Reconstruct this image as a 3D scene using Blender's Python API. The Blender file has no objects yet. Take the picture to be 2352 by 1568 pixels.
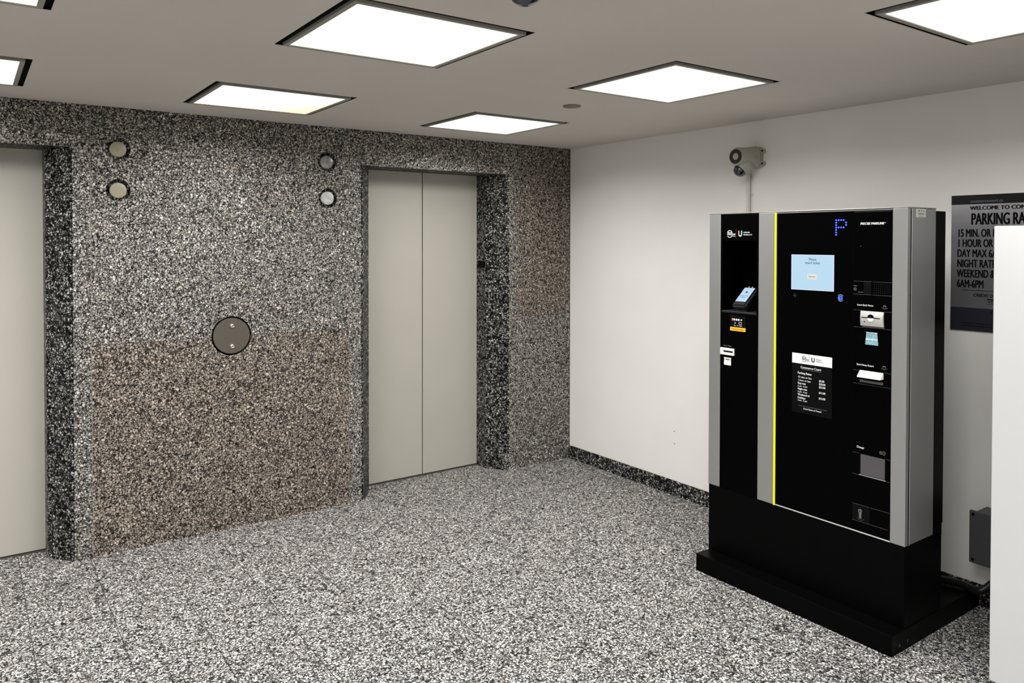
import bpy, bmesh, math, random
from mathutils import Vector, Matrix, Euler
random.seed(4)
scene = bpy.context.scene
C = scene.collection
PI = math.pi

# ---------------------------------------------------------------- camera, world, exposure
H = 2.322            # ceiling height
cd = bpy.data.cameras.new('camera')
cam = bpy.data.objects.new('camera', cd); C.objects.link(cam)
cd.sensor_width = 36; cd.lens = 36 * 1761.4 / 2352
cd.shift_y = -(784 - 582.6) / 2352
cd.clip_start = 0.05
yaw, pitch, roll = 0.6187, -0.0161, 0.0013
cam.location = (-3.704, -4.450, 1.63)
F = Vector((math.sin(yaw) * math.cos(pitch), math.cos(yaw) * math.cos(pitch), math.sin(pitch)))
R0 = F.cross(Vector((0, 0, 1))).normalized(); U0 = R0.cross(F)
R1 = math.cos(roll) * R0 + math.sin(roll) * U0; U1 = -math.sin(roll) * R0 + math.cos(roll) * U0
cam.rotation_euler = Matrix((R1, U1, -F)).transposed().to_euler()
scene.camera = cam

w = bpy.data.worlds.new('world'); scene.world = w; w.use_nodes = True
w.node_tree.nodes['Background'].inputs[0].default_value = (0.5, 0.5, 0.5, 1)
w.node_tree.nodes['Background'].inputs[1].default_value = 0.02
scene.view_settings.view_transform = 'Standard'
scene.view_settings.look = 'None'
scene.view_settings.exposure = 0.0
scene.view_settings.gamma = 1
LIGHT = 1.35         # radiance of the lamps' diffusers
LAMP_W = 15.0         # watts sent down by the tubes behind each diffuser
SPREAD = 160         # the prismatic sheets keep the light off the upper walls

# ---------------------------------------------------------------- helpers
def sr(r, g, b):
    f = lambda c: (c / 12.92 if c <= .04045 else ((c + .055) / 1.055) ** 2.4)
    return (f(r / 255), f(g / 255), f(b / 255), 1)

def mat(name, col, rough=.5, metal=0.0, spec=.5, noise=0.0, nscale=200, bump=0.0, coat=0.0, emit=None, estr=1.0):
    m = bpy.data.materials.new(name); m.use_nodes = True
    nt = m.node_tree; b = nt.nodes['Principled BSDF']
    b.inputs['Base Color'].default_value = col
    b.inputs['Roughness'].default_value = rough
    b.inputs['Metallic'].default_value = metal
    b.inputs['Specular IOR Level'].default_value = spec
    b.inputs['Coat Weight'].default_value = coat
    tc = nt.nodes.new('ShaderNodeTexCoord')
    nz = nt.nodes.new('ShaderNodeTexNoise'); nz.inputs['Scale'].default_value = nscale
    nt.links.new(tc.outputs['Object'], nz.inputs['Vector'])
    if noise > 0:
        mx = nt.nodes.new('ShaderNodeMixRGB'); mx.blend_type = 'MULTIPLY'; mx.inputs[0].default_value = 1
        mx.inputs[1].default_value = col
        rp = nt.nodes.new('ShaderNodeValToRGB')
        rp.color_ramp.elements[0].position = .3; rp.color_ramp.elements[1].position = .7
        v = 1 - noise
        rp.color_ramp.elements[0].color = (v, v, v, 1); rp.color_ramp.elements[1].color = (1, 1, 1, 1)
        nt.links.new(nz.outputs['Fac'], rp.inputs[0]); nt.links.new(rp.outputs[0], mx.inputs[2])
        nt.links.new(mx.outputs[0], b.inputs['Base Color'])
    if bump > 0:
        bp = nt.nodes.new('ShaderNodeBump'); bp.inputs['Strength'].default_value = bump
        bp.inputs['Distance'].default_value = .001
        nt.links.new(nz.outputs['Fac'], bp.inputs['Height']); nt.links.new(bp.outputs[0], b.inputs['Normal'])
    if emit:
        b.inputs['Emission Color'].default_value = emit
        b.inputs['Emission Strength'].default_value = estr
    return m

def granite(name, stops, scale=85, edge=.16, gain=1.0, warm=(1, .86, .74), warm_amt=.5, rough=.45, joints=False, bright=1.0, patch=.35):
    m = bpy.data.materials.new(name); m.use_nodes = True
    nt = m.node_tree; N = nt.nodes; L = nt.links; b = N['Principled BSDF']
    b.inputs['Roughness'].default_value = rough
    b.inputs['Specular IOR Level'].default_value = .05
    tc = N.new('ShaderNodeTexCoord')
    def math_(op, a, bb=None, c=None):
        n = N.new('ShaderNodeMath'); n.operation = op
        for i, v in enumerate((a, bb, c)):
            if v is None: continue
            if isinstance(v, (int, float)): n.inputs[i].default_value = v
            else: L.new(v, n.inputs[i])
        return n.outputs[0]
    def noise(sc, det=2, rough=.5, vec=None):
        n = N.new('ShaderNodeTexNoise'); n.inputs['Scale'].default_value = sc; n.inputs['Detail'].default_value = det
        n.inputs['Roughness'].default_value = rough; L.new(vec or tc.outputs['Object'], n.inputs['Vector']); return n
    def warp(src, amp):
        c = N.new('ShaderNodeVectorMath'); c.operation = 'SUBTRACT'; L.new(src.outputs['Color'], c.inputs[0]); c.inputs[1].default_value = (.5, .5, .5)
        a = N.new('ShaderNodeVectorMath'); a.operation = 'SCALE'; a.inputs['Scale'].default_value = amp; L.new(c.outputs[0], a.inputs[0])
        o = N.new('ShaderNodeVectorMath'); o.operation = 'ADD'; L.new(tc.outputs['Object'], o.inputs[0]); L.new(a.outputs[0], o.inputs[1]); return o.outputs[0]
    def smooth(v, lo, hi, a=0.0, b_=1.0):
        m_ = N.new('ShaderNodeMapRange'); m_.interpolation_type = 'SMOOTHSTEP'
        for k, x in (('Value', v), ('From Min', lo), ('From Max', hi), ('To Min', a), ('To Max', b_)):
            if isinstance(x, (int, float)): m_.inputs[k].default_value = x
            else: L.new(x, m_.inputs[k])
        return m_.outputs[0]
    wv = warp(noise(scale * 1.5, 3, .6), 1.7 / scale)
    v1 = N.new('ShaderNodeTexVoronoi'); v1.inputs['Scale'].default_value = scale; L.new(wv, v1.inputs['Vector'])
    v2 = N.new('ShaderNodeTexVoronoi'); v2.feature = 'DISTANCE_TO_EDGE'; v2.inputs['Scale'].default_value = scale; L.new(wv, v2.inputs['Vector'])
    sep = N.new('ShaderNodeSeparateColor'); L.new(v1.outputs['Color'], sep.inputs[0])
    big = noise(scale * .16, 3); fine = noise(scale * 3.2, 2, .6)
    # tone of each grain, drifting with a larger cloud, softened by a fine mottling
    val = math_('ADD', sep.outputs[0], math_('MULTIPLY', math_('SUBTRACT', big.outputs['Fac'], .5), patch * 2))
    val = math_('ADD', val, math_('MULTIPLY', math_('SUBTRACT', fine.outputs['Fac'], .5), .55))
    rp = N.new('ShaderNodeValToRGB'); cr = rp.color_ramp
    while len(cr.elements) < len(stops): cr.elements.new(.5)
    for e, (p, c) in zip(cr.elements, stops):
        e.position = p; e.color = c
    L.new(val, rp.inputs[0])
    wm = N.new('ShaderNodeMixRGB'); wm.blend_type = 'MULTIPLY'; wm.inputs[2].default_value = (*warm, 1)
    L.new(math_('MULTIPLY', math_('GREATER_THAN', sep.outputs[1], .6), warm_amt), wm.inputs[0]); L.new(rp.outputs[0], wm.inputs[1])
    # dark mica: broken network between the grains, wide here and gone there
    n3 = noise(scale * .8, 3, .65)
    thr = math_('MULTIPLY', smooth(n3.outputs['Fac'], .32, .72, .28, 1.0), edge * 2)
    net = smooth(v2.outputs['Distance'], math_('MULTIPLY', thr, .45), math_('ADD', thr, .055), .025, 1.0)
    mul = N.new('ShaderNodeMixRGB'); mul.blend_type = 'MULTIPLY'; mul.inputs[0].default_value = 1
    L.new(wm.outputs[0], mul.inputs[1]); L.new(net, mul.inputs[2])
    g = N.new('ShaderNodeVectorMath'); g.operation = 'SCALE'; g.inputs['Scale'].default_value = gain
    L.new(mul.outputs[0], g.inputs[0]); out = g.outputs[0]
    if joints:
        sx = N.new('ShaderNodeSeparateXYZ'); L.new(tc.outputs['Object'], sx.inputs[0])
        fx = math_('ABSOLUTE', math_('SUBTRACT', math_('FRACT', math_('DIVIDE', math_('ADD', sx.outputs[0], 3.499 + .302 * 40.5), .302)), .5))
        jx = math_('LESS_THAN', fx, .0062)
        fy = math_('ABSOLUTE', math_('SUBTRACT', math_('FRACT', math_('DIVIDE', math_('ADD', sx.outputs[1], 1.52 + 1.208 * 20.5), 1.208)), .5))
        jy = math_('MULTIPLY', math_('LESS_THAN', fy, .0006), .5)
        j = math_('MULTIPLY', math_('MAXIMUM', jx, jy), .85)
        jm = N.new('ShaderNodeMixRGB'); L.new(j, jm.inputs[0]); L.new(out, jm.inputs[1]); jm.inputs[2].default_value = (.03, .029, .027, 1)
        out = jm.outputs[0]
    L.new(out, b.inputs['Base Color'])
    return m

def gs(*v):   # grey stops -> colour ramp stops
    return [(p, (c * t[0], c * t[1], c * t[2], 1)) for p, c, t in v]
n_ = (1, .985, .955)
M = {}
M['floor'] = granite('floor_granite', gs((.0, .03, n_), (.13, .33, n_), (.5, .53, n_), (.85, .70, n_), (1, .84, n_)), scale=84, edge=.122, warm_amt=.3, rough=.5, joints=True, patch=.24)
ng = (1, .968, .912)
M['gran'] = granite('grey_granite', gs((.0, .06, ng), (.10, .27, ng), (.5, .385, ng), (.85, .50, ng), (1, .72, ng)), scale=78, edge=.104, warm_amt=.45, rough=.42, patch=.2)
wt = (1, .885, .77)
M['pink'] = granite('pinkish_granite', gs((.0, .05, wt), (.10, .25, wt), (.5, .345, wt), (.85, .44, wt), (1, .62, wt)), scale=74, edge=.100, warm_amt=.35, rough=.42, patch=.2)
M['dark'] = granite('dark_and_shaded_granite', gs((.05, .012, n_), (.22, .09, n_), (.5, .27, n_), (.8, .42, n_), (1, .62, n_)), scale=78, edge=.18, warm_amt=.2, rough=.42, patch=.35)  # darker stone with the shade of reveals and recesses mixed into its colour
M['white'] = mat('white_wall_paint', sr(238, 236, 231), .7, spec=.2, noise=.03, nscale=3, bump=.15)
M['ceil'] = mat('grey_ceiling_paint', sr(212, 207, 200), .85, spec=.15, noise=.05, nscale=1.2)
M['panel'] = mat('elevator_door_paint', sr(180, 177, 167), .42, spec=.4, noise=.03, nscale=4)
M['grout'] = mat('grout', sr(120, 113, 104), .8)
M['seam'] = mat('dark_seam', sr(42, 38, 34), .8)
M['blk'] = mat('black_gap', (.004, .004, .004, 1), .9, spec=.05)
M['fix'] = mat('light_frame_metal', sr(150, 149, 142), .5, metal=.2)
M['kblack'] = mat('black_powder_coat', (.0012, .0012, .0013, 1), .4, spec=.05, noise=.1, nscale=900)
M['kglass'] = mat('black_gloss_panel', (.0008, .0008, .0009, 1), .3, spec=.03)
M['kdark'] = mat('dark_plastic', (.012, .012, .014, 1), .45, spec=.25)
M['silver'] = mat('silver_powder_coat', sr(168, 168, 167), .38, metal=.65, spec=.3, noise=.10, nscale=1500)
M['silverb'] = mat('bright_silver_edge', sr(215, 215, 210), .35, metal=.4)
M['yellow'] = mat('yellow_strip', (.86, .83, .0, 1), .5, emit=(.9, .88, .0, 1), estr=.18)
M['screen'] = mat('lit_screen', (.02, .03, .04, 1), .3, emit=sr(184, 217, 238), estr=.97)
M['screenedge'] = mat('lit_screen_border', (.02, .02, .03, 1), .3, emit=sr(214, 222, 246), estr=1.0)
M['screenbtn'] = mat('lit_button', (.02, .02, .02, 1), .3, emit=sr(226, 224, 214), estr=1.0)
M['led'] = mat('blue_led', (.0, .0, .1, 1), .4, emit=(.015, .06, 1, 1), estr=1.6)
M['ledcore'] = mat('blue_led_core', (.0, .0, .1, 1), .4, emit=(.18, .45, 1, 1), estr=1.3)
M['call'] = mat('blue_lit_button', (.0, .0, .1, 1), .4, emit=(.01, .03, .75, 1), estr=1.0)
M['ink'] = mat('white_print', sr(225, 225, 225), .6)
M['inkg'] = mat('grey_print', sr(120, 120, 122), .6)
M['inkd'] = mat('dim_grey_print', sr(58, 58, 60), .6)
M['inkk'] = mat('black_print', (.003, .003, .003, 1), .6, spec=.05)
M['paper'] = mat('white_label', sr(235, 236, 236), .6)
M['label'] = mat('black_label', sr(7, 7, 9), .5, spec=.08)
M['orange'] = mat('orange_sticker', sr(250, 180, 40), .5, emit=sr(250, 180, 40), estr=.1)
M['plast'] = mat('white_plastic', sr(236, 236, 234), .35)
M['steel'] = mat('brushed_steel', sr(150, 148, 143), .32, metal=.85, noise=.08, nscale=60)
M['plate'] = mat('dark_bronze_plate', sr(100, 94, 86), .45, metal=.55, noise=.05, nscale=40)
M['chrome'] = mat('chrome', sr(225, 225, 225), .12, metal=1)
M['beige'] = mat('beige_lens', sr(150, 144, 122), .4, noise=.04, nscale=80)
M['sign'] = mat('brushed_sign', sr(188, 188, 194), .24, metal=.78, noise=.06, nscale=30)
M['signb'] = mat('black_sign_band', (.006, .006, .008, 1), .4, spec=.2)
M['signd'] = mat('dark_sign_footer', sr(40, 41, 50), .4, spec=.3)
M['jbox'] = mat('dark_grey_box', sr(70, 70, 72), .5)
M['cabinet'] = mat('white_cabinet_paint', sr(198, 198, 198), .5, spec=.3)
M['cambody'] = mat('camera_housing', sr(172, 168, 156), .45)
M['camdark'] = mat('camera_dark_ring', sr(30, 28, 25), .45)
M['navy'] = mat('smoked_dome', (.008, .010, .028, 1), .06, spec=.8, coat=.5)
M['hose'] = mat('black_ribbed_hose', (.008, .008, .008, 1), .35)
M['cover'] = mat('brownish_cover', sr(128, 118, 108), .6)
M['pipe'] = mat('white_conduit', sr(214, 213, 205), .45)
M['teal'] = mat('teal_print', sr(110, 205, 190), .6)
M['red'] = mat('pink_red_print', sr(225, 130, 130), .6)
M['cream'] = mat('cream_print', sr(245, 235, 190), .6)
M['bill'] = mat('bank_note_blue', sr(150, 200, 215), .6, noise=.6, nscale=260)
M['bill2'] = mat('bank_note_light', sr(225, 232, 238), .6, noise=.5, nscale=300)
M['tan'] = mat('reddish_print', sr(215, 140, 105), .6)

# lens with a pale moulded pattern
def lens_mat():
    m = mat('clear_moulded_lens', sr(205, 205, 202), .25, noise=.35, nscale=45); return m
M['lens'] = lens_mat(); M['lensg'] = mat('grey_moulded_lens', sr(168, 168, 162), .22, metal=.3, noise=.45, nscale=38)

# lamp diffuser: an aged acrylic sheet, creamier and weaker at its rim, tubes behind
def diffuser_mat(name, age):
    m = bpy.data.materials.new(name); m.use_nodes = True
    nt = m.node_tree; N = nt.nodes; L = nt.links; b = N['Principled BSDF']
    b.inputs['Base Color'].default_value = (.8, .8, .78, 1)
    tc = N.new('ShaderNodeTexCoord'); sp = N.new('ShaderNodeSeparateXYZ'); L.new(tc.outputs['Object'], sp.inputs[0])
    def mm(op, a, c=None):
        n = N.new('ShaderNodeMath'); n.operation = op
        for i, v in enumerate((a, c)):
            if v is None: continue
            if isinstance(v, (int, float)): n.inputs[i].default_value = v
            else: L.new(v, n.inputs[i])
        return n.outputs[0]
    d = mm('MAXIMUM', mm('ABSOLUTE', sp.outputs[0]), mm('ABSOLUTE', sp.outputs[1]))
    mr = N.new('ShaderNodeMapRange'); mr.interpolation_type = 'SMOOTHSTEP'
    mr.inputs['From Min'].default_value = .255; mr.inputs['From Max'].default_value = .296
    L.new(d, mr.inputs['Value'])
    mx = N.new('ShaderNodeMixRGB'); L.new(mr.outputs[0], mx.inputs[0])
    mx.inputs[1].default_value = (1, .995, .98, 1); mx.inputs[2].default_value = (.70, .67, .56, 1)
    out = mx.outputs[0]
    if age:      # one corner yellowed
        mr2 = N.new('ShaderNodeMapRange'); mr2.interpolation_type = 'SMOOTHSTEP'
        mr2.inputs['From Min'].default_value = .04; mr2.inputs['From Max'].default_value = .34
        L.new(mm('ADD', sp.outputs[0], mm('MULTIPLY', sp.outputs[1], .5)), mr2.inputs['Value'])
        mx2 = N.new('ShaderNodeMixRGB'); L.new(mr2.outputs[0], mx2.inputs[0]); L.new(out, mx2.inputs[1])
        mx2.inputs[2].default_value = (.66, .60, .38, 1); out = mx2.outputs[0]
    L.new(out, b.inputs['Emission Color']); b.inputs['Emission Strength'].default_value = LIGHT
    return m
M['diff'] = diffuser_mat('lit_diffuser', False)
M['diffa'] = diffuser_mat('lit_diffuser_yellowed', True)

def obj(name, bm, m, parent=None, loc=None, smooth=False):
    me = bpy.data.meshes.new(name); bm.normal_update(); bm.to_mesh(me); bm.free()
    for x in (m if isinstance(m, (list, tuple)) else [m]): me.materials.append(x)
    if smooth:
        for p in me.polygons: p.use_smooth = True
        try: me.set_sharp_from_angle(angle=math.radians(35))
        except Exception: pass
    o = bpy.data.objects.new(name, me); C.objects.link(o)
    if parent is not None:
        o.parent = parent
        o.matrix_parent_inverse = Matrix.Translation(-world_loc(parent))
    if loc is not None: o.location = loc
    return o
def world_loc(o):
    v = Vector(o.location)
    if o.parent:
        v = world_loc(o.parent) + (o.matrix_parent_inverse @ Vector(o.location))
    return v
def tag(o, label, cat, group=None):
    o['label'] = label; o['category'] = cat
    if group: o['group'] = group
    return o
def thing(name, label, cat, loc=(0, 0, 0), group=None):
    o = bpy.data.objects.new(name, None); C.objects.link(o); o.location = loc
    o.empty_display_size = .05
    return tag(o, label, cat, group)
def struct(name, bm, m, parent=None, smooth=False):
    o = obj(name, bm, m, parent, smooth=smooth)
    if parent is None: o['kind'] = 'structure'
    return o
def B(): return bmesh.new()
def box(bm, x0, x1, y0, y1, z0, z1, bev=0, seg=2, mi=0):
    r = bmesh.ops.create_cube(bm, size=1)
    vs = r['verts']
    for v in vs:
        v.co = Vector(((x0 + x1) / 2 + v.co.x * (x1 - x0), (y0 + y1) / 2 + v.co.y * (y1 - y0), (z0 + z1) / 2 + v.co.z * (z1 - z0)))
    fs = set(f for v in vs for f in v.link_faces)
    for f in fs: f.material_index = mi
    if bev > 0:
        es = list(set(e for v in vs for e in v.link_edges))
        bmesh.ops.bevel(bm, geom=es, offset=bev, segments=seg, affect='EDGES', profile=.5)
    return bm
def quad(bm, pts, mi=0):
    f = bm.faces.new([bm.verts.new(p) for p in pts]); f.material_index = mi; return f
def frame_of(n):   # text/plane frame for a wall-facing normal: columns right, up, normal
    n = Vector(n).normalized()
    up = Vector((0, 0, 1)) if abs(n.z) < .9 else Vector((0, 1, 0))
    r = up.cross(n).normalized(); u = n.cross(r)
    return Matrix((r, u, n)).transposed().to_4x4()
NX = frame_of((-1, 0, 0)); NY = frame_of((0, -1, 0))
def cyl(bm, p, axis, r, d, seg=32, r2=None, bev=0, cap=True):
    """a cylinder starting at p going along axis for d"""
    m = Matrix.Translation(Vector(p)) @ frame_of(axis) @ Matrix.Translation((0, 0, d / 2))
    r_ = bmesh.ops.create_cone(bm, cap_ends=cap, segments=seg, radius1=r, radius2=r if r2 is None else r2, depth=d, matrix=m)
    if bev:
        es = [e for e in set(e for v in r_['verts'] for e in v.link_edges) if any(len(f.verts) > 4 for f in e.link_faces)]
        bmesh.ops.bevel(bm, geom=es, offset=bev, segments=2, affect='EDGES')
    return bm
def lathe(bm, p, axis, prof, seg=32):
    """prof: (radius, distance along axis) pairs"""
    m = Matrix.Translation(Vector(p)) @ frame_of(axis)
    rings = []
    for r, d in prof:
        if r < 1e-6: rings.append([bm.verts.new(m @ Vector((0, 0, d)))])
        else: rings.append([bm.verts.new(m @ Vector((r * math.cos(2 * PI * i / seg), r * math.sin(2 * PI * i / seg), d))) for i in range(seg)])
    for a, b in zip(rings, rings[1:]):
        for i in range(seg):
            j = (i + 1) % seg
            if len(a) == 1: bm.faces.new((a[0], b[i], b[j]))
            elif len(b) == 1: bm.faces.new((a[i], a[j], b[0]))
            else: bm.faces.new((a[i], a[j], b[j], b[i]))
    bmesh.ops.recalc_face_normals(bm, faces=bm.faces[:])
    return bm
def ring(bm, p, axis, r0, r1, d, seg=32, a0=0, a1=2 * PI):
    m = Matrix.Translation(Vector(p)) @ frame_of(axis)
    full = abs(a1 - a0 - 2 * PI) < 1e-6
    n = seg if full else seg + 1
    A = [[bm.verts.new(m @ Vector((r * math.cos(a0 + (a1 - a0) * i / seg), r * math.sin(a0 + (a1 - a0) * i / seg), z))) for i in range(n)]
         for r, z in ((r0, 0), (r0, d), (r1, d), (r1, 0))]
    for k in range(4):
        a, b = A[k], A[(k + 1) % 4]
        for i in range(seg):
            j = (i + 1) % n
            bm.faces.new((a[i], a[j], b[j], b[i]))
    if not full:
        bm.faces.new([A[k][0] for k in range(4)]); bm.faces.new([A[k][-1] for k in (3, 2, 1, 0)])
    bmesh.ops.recalc_face_normals(bm, faces=bm.faces[:])
    return bm
def prism(bm, poly, z0, z1, mi=0):
    a = [bm.verts.new((x, y, z0)) for x, y in poly]; b = [bm.verts.new((x, y, z1)) for x, y in poly]
    n = len(poly)
    for i in range(n):
        j = (i + 1) % n; bm.faces.new((a[i], a[j], b[j], b[i])).material_index = mi
    bm.faces.new(a[::-1]).material_index = mi; bm.faces.new(b).material_index = mi
    return bm
def yzprism(bm, poly, x0, x1):   # outline in (y,z), extruded in x
    a = [bm.verts.new((x0, y, z)) for y, z in poly]; b = [bm.verts.new((x1, y, z)) for y, z in poly]
    n = len(poly)
    for i in range(n):
        j = (i + 1) % n; bm.faces.new((a[i], a[j], b[j], b[i]))
    bm.faces.new(a[::-1]); bm.faces.new(b)
    bmesh.ops.recalc_face_normals(bm, faces=bm.faces[:])
    return bm
def tube(bm, pts, r, seg=10, rib=0, riblen=.006):
    P = [Vector(p) for p in pts]
    # Catmull-Rom resample
    Q = []
    n = len(P); steps = 14
    for i in range(n - 1):
        p0, p1, p2, p3 = P[max(i - 1, 0)], P[i], P[i + 1], P[min(i + 2, n - 1)]
        for s in range(steps):
            t = s / steps
            Q.append(.5 * ((2 * p1) + (-p0 + p2) * t + (2 * p0 - 5 * p1 + 4 * p2 - p3) * t * t + (-p0 + 3 * p1 - 3 * p2 + p3) * t ** 3))
    Q.append(P[-1])
    if rib:
        D = [0]
        for a, b in zip(Q, Q[1:]): D.append(D[-1] + (b - a).length)
        m = int(D[-1] / (riblen / 2)); QQ = []; k = 0
        for i in range(m + 1):
            d = D[-1] * i / m
            while k < len(D) - 2 and D[k + 1] < d: k += 1
            t = (d - D[k]) / max(D[k + 1] - D[k], 1e-9); QQ.append(Q[k].lerp(Q[k + 1], t))
        Q = QQ
    rings = []; up = Vector((0, 0, 1)); prev = None
    for i, q in enumerate(Q):
        t = (Q[min(i + 1, len(Q) - 1)] - Q[max(i - 1, 0)]).normalized()
        s = t.cross(up if abs(t.z) < .95 else Vector((0, 1, 0))) if prev is None else (prev - t * prev.dot(t))
        s.normalize(); prev = s; u = s.cross(t)
        rr = r * (1 - rib * (i % 2))
        rings.append([bm.verts.new(q + rr * (math.cos(2 * PI * k / seg) * s + math.sin(2 * PI * k / seg) * u)) for k in range(seg)])
    for a, b in zip(rings, rings[1:]):
        for i in range(seg):
            j = (i + 1) % seg; bm.faces.new((a[i], a[j], b[j], b[i]))
    bm.faces.new(rings[0][::-1]); bm.faces.new(rings[-1])
    bmesh.ops.recalc_face_normals(bm, faces=bm.faces[:])
    return bm
_dg = None
def text(bm, s, p, fr, size, align='LEFT', xs=1.0, shear=0.0, weight=0.0, sp=1.0, ext=.0003, mi=0):
    """lettering with its baseline at p on the plane of frame fr"""
    cu = bpy.data.curves.new('lettering', 'FONT'); cu.body = s; cu.size = size; cu.align_x = align
    cu.shear = shear; cu.space_character = sp; cu.extrude = ext; cu.resolution_u = 3
    o = bpy.data.objects.new('lettering', cu); C.objects.link(o)
    dg = bpy.context.evaluated_depsgraph_get()
    me = bpy.data.meshes.new_from_object(o.evaluated_get(dg))
    n0 = len(bm.faces)
    for dx, dn in (((-weight, 0), (weight, .00008), (0, .00016)) if weight else ((0, 0),)):     # bold: the letter overprinted a hair to each side
        m2 = me.copy(); m2.transform(Matrix.Translation(Vector(p)) @ fr @ Matrix.Translation((dx, 0, dn)) @ Matrix.Diagonal((xs, 1, 1, 1)))
        bm.from_mesh(m2); bpy.data.meshes.remove(m2)
    bm.faces.ensure_lookup_table()
    for f in bm.faces[n0:]: f.material_index = mi
    bpy.data.objects.remove(o); bpy.data.curves.remove(cu); bpy.data.meshes.remove(me)
    return bm

# ---------------------------------------------------------------- room shell
XL, YN = -8.2, -8.0       # far left wall, wall behind the photographer
# floor
bm = B(); box(bm, XL - .1, .12, YN - .1, .33, -.12, 0); struct('floor', bm, M['floor'])

# lamp grid
cols = [-1.155 - 1.332 * i for i in range(6)]      # centres in x
rows = [-.675, -2.085, -3.495, -4.905, -6.315, -7.3][:5]
HS = .329                                            # half size of an opening
# ceiling: one sheet with square openings, thin so the lamps sit in it
bm = B()
xs_ = sorted([XL - .1, .12] + [c + s * HS for c in cols for s in (-1, 1)])
ys_ = sorted([YN - .1, -.012] + [c + s * (HS if k else .317) for k, c in enumerate(rows) for s in (-1, 1)])
def in_hole(x, y):
    return any(abs(x - c) < HS - .01 for c in cols) and any(abs(y - c) < .31 for c in rows)
vt = {}
def cv(x, y, z):
    k = (round(x, 5), round(y, 5), round(z, 5))
    if k not in vt: vt[k] = bm.verts.new((x, y, z))
    return vt[k]
for xa, xb in zip(xs_, xs_[1:]):
    for ya, yb in zip(ys_, ys_[1:]):
        if not in_hole((xa + xb) / 2, (ya + yb) / 2):
            bm.faces.new((cv(xa, ya, H), cv(xa, yb, H), cv(xb, yb, H), cv(xb, ya, H)))
            bm.faces.new((cv(xa, ya, H + .002), cv(xb, ya, H + .002), cv(xb, yb, H + .002), cv(xa, yb, H + .002)))
for e in list(bm.edges):
    if len(e.link_faces) == 1 and all(abs(v.co.z - H) < 1e-6 for v in e.verts):
        a, b_ = e.verts; bm.faces.new((a, b_, cv(b_.co.x, b_.co.y, H + .002), cv(a.co.x, a.co.y, H + .002)))
bmesh.ops.recalc_face_normals(bm, faces=bm.faces[:])
struct('ceiling', bm, M['ceil'])
# black cover that darkens the shadow gap between ceiling and granite
bm = B(); box(bm, XL, 0, -.012, .3, H + .03, H + .05); struct('gap_cover', bm, M['blk'])

# --- granite elevator wall (plane y = 0)
DO = [(-1.128, .565), (-3.830, .565), (-6.532, .565)]   # door centre, half opening at the wall plane
HB = 2.104     # underside of the door headers
SEAMH = 1.092
bm = B()
def rectf(x0, x1, z0, z1, mi, y=0): quad(bm, [(x0, y, z0), (x1, y, z0), (x1, y, z1), (x0, y, z1)], mi)
def arc(cx, cz, r, a0, a1, n): return [(cx + r * math.cos(a0 + (a1 - a0) * i / n), cz + r * math.sin(a0 + (a1 - a0) * i / n)) for i in range(n + 1)]
LAN = [(-3.055, 2.107), (-3.055, 1.893), (-1.915, 2.109), (-1.910, 1.891)]
PL = (-2.483, 1.094, .110); LR = .0585
def filled(outline, holes, mi):
    es = []
    for loop in [outline] + holes:
        vs = [bm.verts.new((x, 0, z)) for x, z in loop]
        es += [bm.edges.new((vs[i], vs[(i + 1) % len(vs)])) for i in range(len(vs))]
    r = bmesh.ops.triangle_fill(bm, use_beauty=True, use_dissolve=False, edges=es, normal=(0, -1, 0))
    for g_ in r['geom']:
        if isinstance(g_, bmesh.types.BMFace): g_.material_index = mi
TOP = H + .04
# middle pier with its recesses
L_, R_ = -3.830 + .565 + .082, -1.128 - .565 - .082
dz = SEAMH - PL[1]; aa = math.asin(dz / PL[2]); hx = PL[2] * math.cos(aa)
up_arc = arc(PL[0], PL[1], PL[2], PI - aa, aa, 32)           # left to right over the top
lo_arc = arc(PL[0], PL[1], PL[2], 2 * PI + aa, PI - aa, 32)   # right to left under
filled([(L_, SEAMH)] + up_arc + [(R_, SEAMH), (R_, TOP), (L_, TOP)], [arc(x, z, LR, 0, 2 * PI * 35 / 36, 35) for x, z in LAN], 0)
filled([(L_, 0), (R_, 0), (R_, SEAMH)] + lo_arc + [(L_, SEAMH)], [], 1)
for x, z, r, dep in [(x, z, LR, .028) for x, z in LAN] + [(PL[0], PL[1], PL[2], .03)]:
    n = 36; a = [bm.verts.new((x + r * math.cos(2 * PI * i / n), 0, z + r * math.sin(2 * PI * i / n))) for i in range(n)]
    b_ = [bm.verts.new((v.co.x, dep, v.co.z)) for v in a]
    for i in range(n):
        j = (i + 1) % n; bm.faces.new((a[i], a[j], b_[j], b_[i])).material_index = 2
    bm.faces.new(b_).material_index = 3
# strips beside each door, headers, splayed reveals
edges = []
for cx, hw in DO:
    a, b_ = cx - hw, cx + hw; sl, s_r = a - .082, b_ + .082
    edges.append((sl, s_r))
    rectf(sl, a, 0, HB, 0); rectf(b_, s_r, 0, HB, 0)
    rectf(sl, s_r, HB, TOP, 0)
    ia, ib = cx - .455, cx + .455
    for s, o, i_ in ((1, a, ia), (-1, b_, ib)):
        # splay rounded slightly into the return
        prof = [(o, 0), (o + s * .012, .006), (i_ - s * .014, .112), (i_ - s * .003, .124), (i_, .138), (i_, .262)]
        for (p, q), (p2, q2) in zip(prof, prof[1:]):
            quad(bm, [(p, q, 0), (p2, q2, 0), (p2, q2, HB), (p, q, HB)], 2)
    quad(bm, [(a, 0, HB), (b_, 0, HB), (b_, .262, HB), (a, .262, HB)], 2)  # underside takes the stone colour darkened for shade
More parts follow.
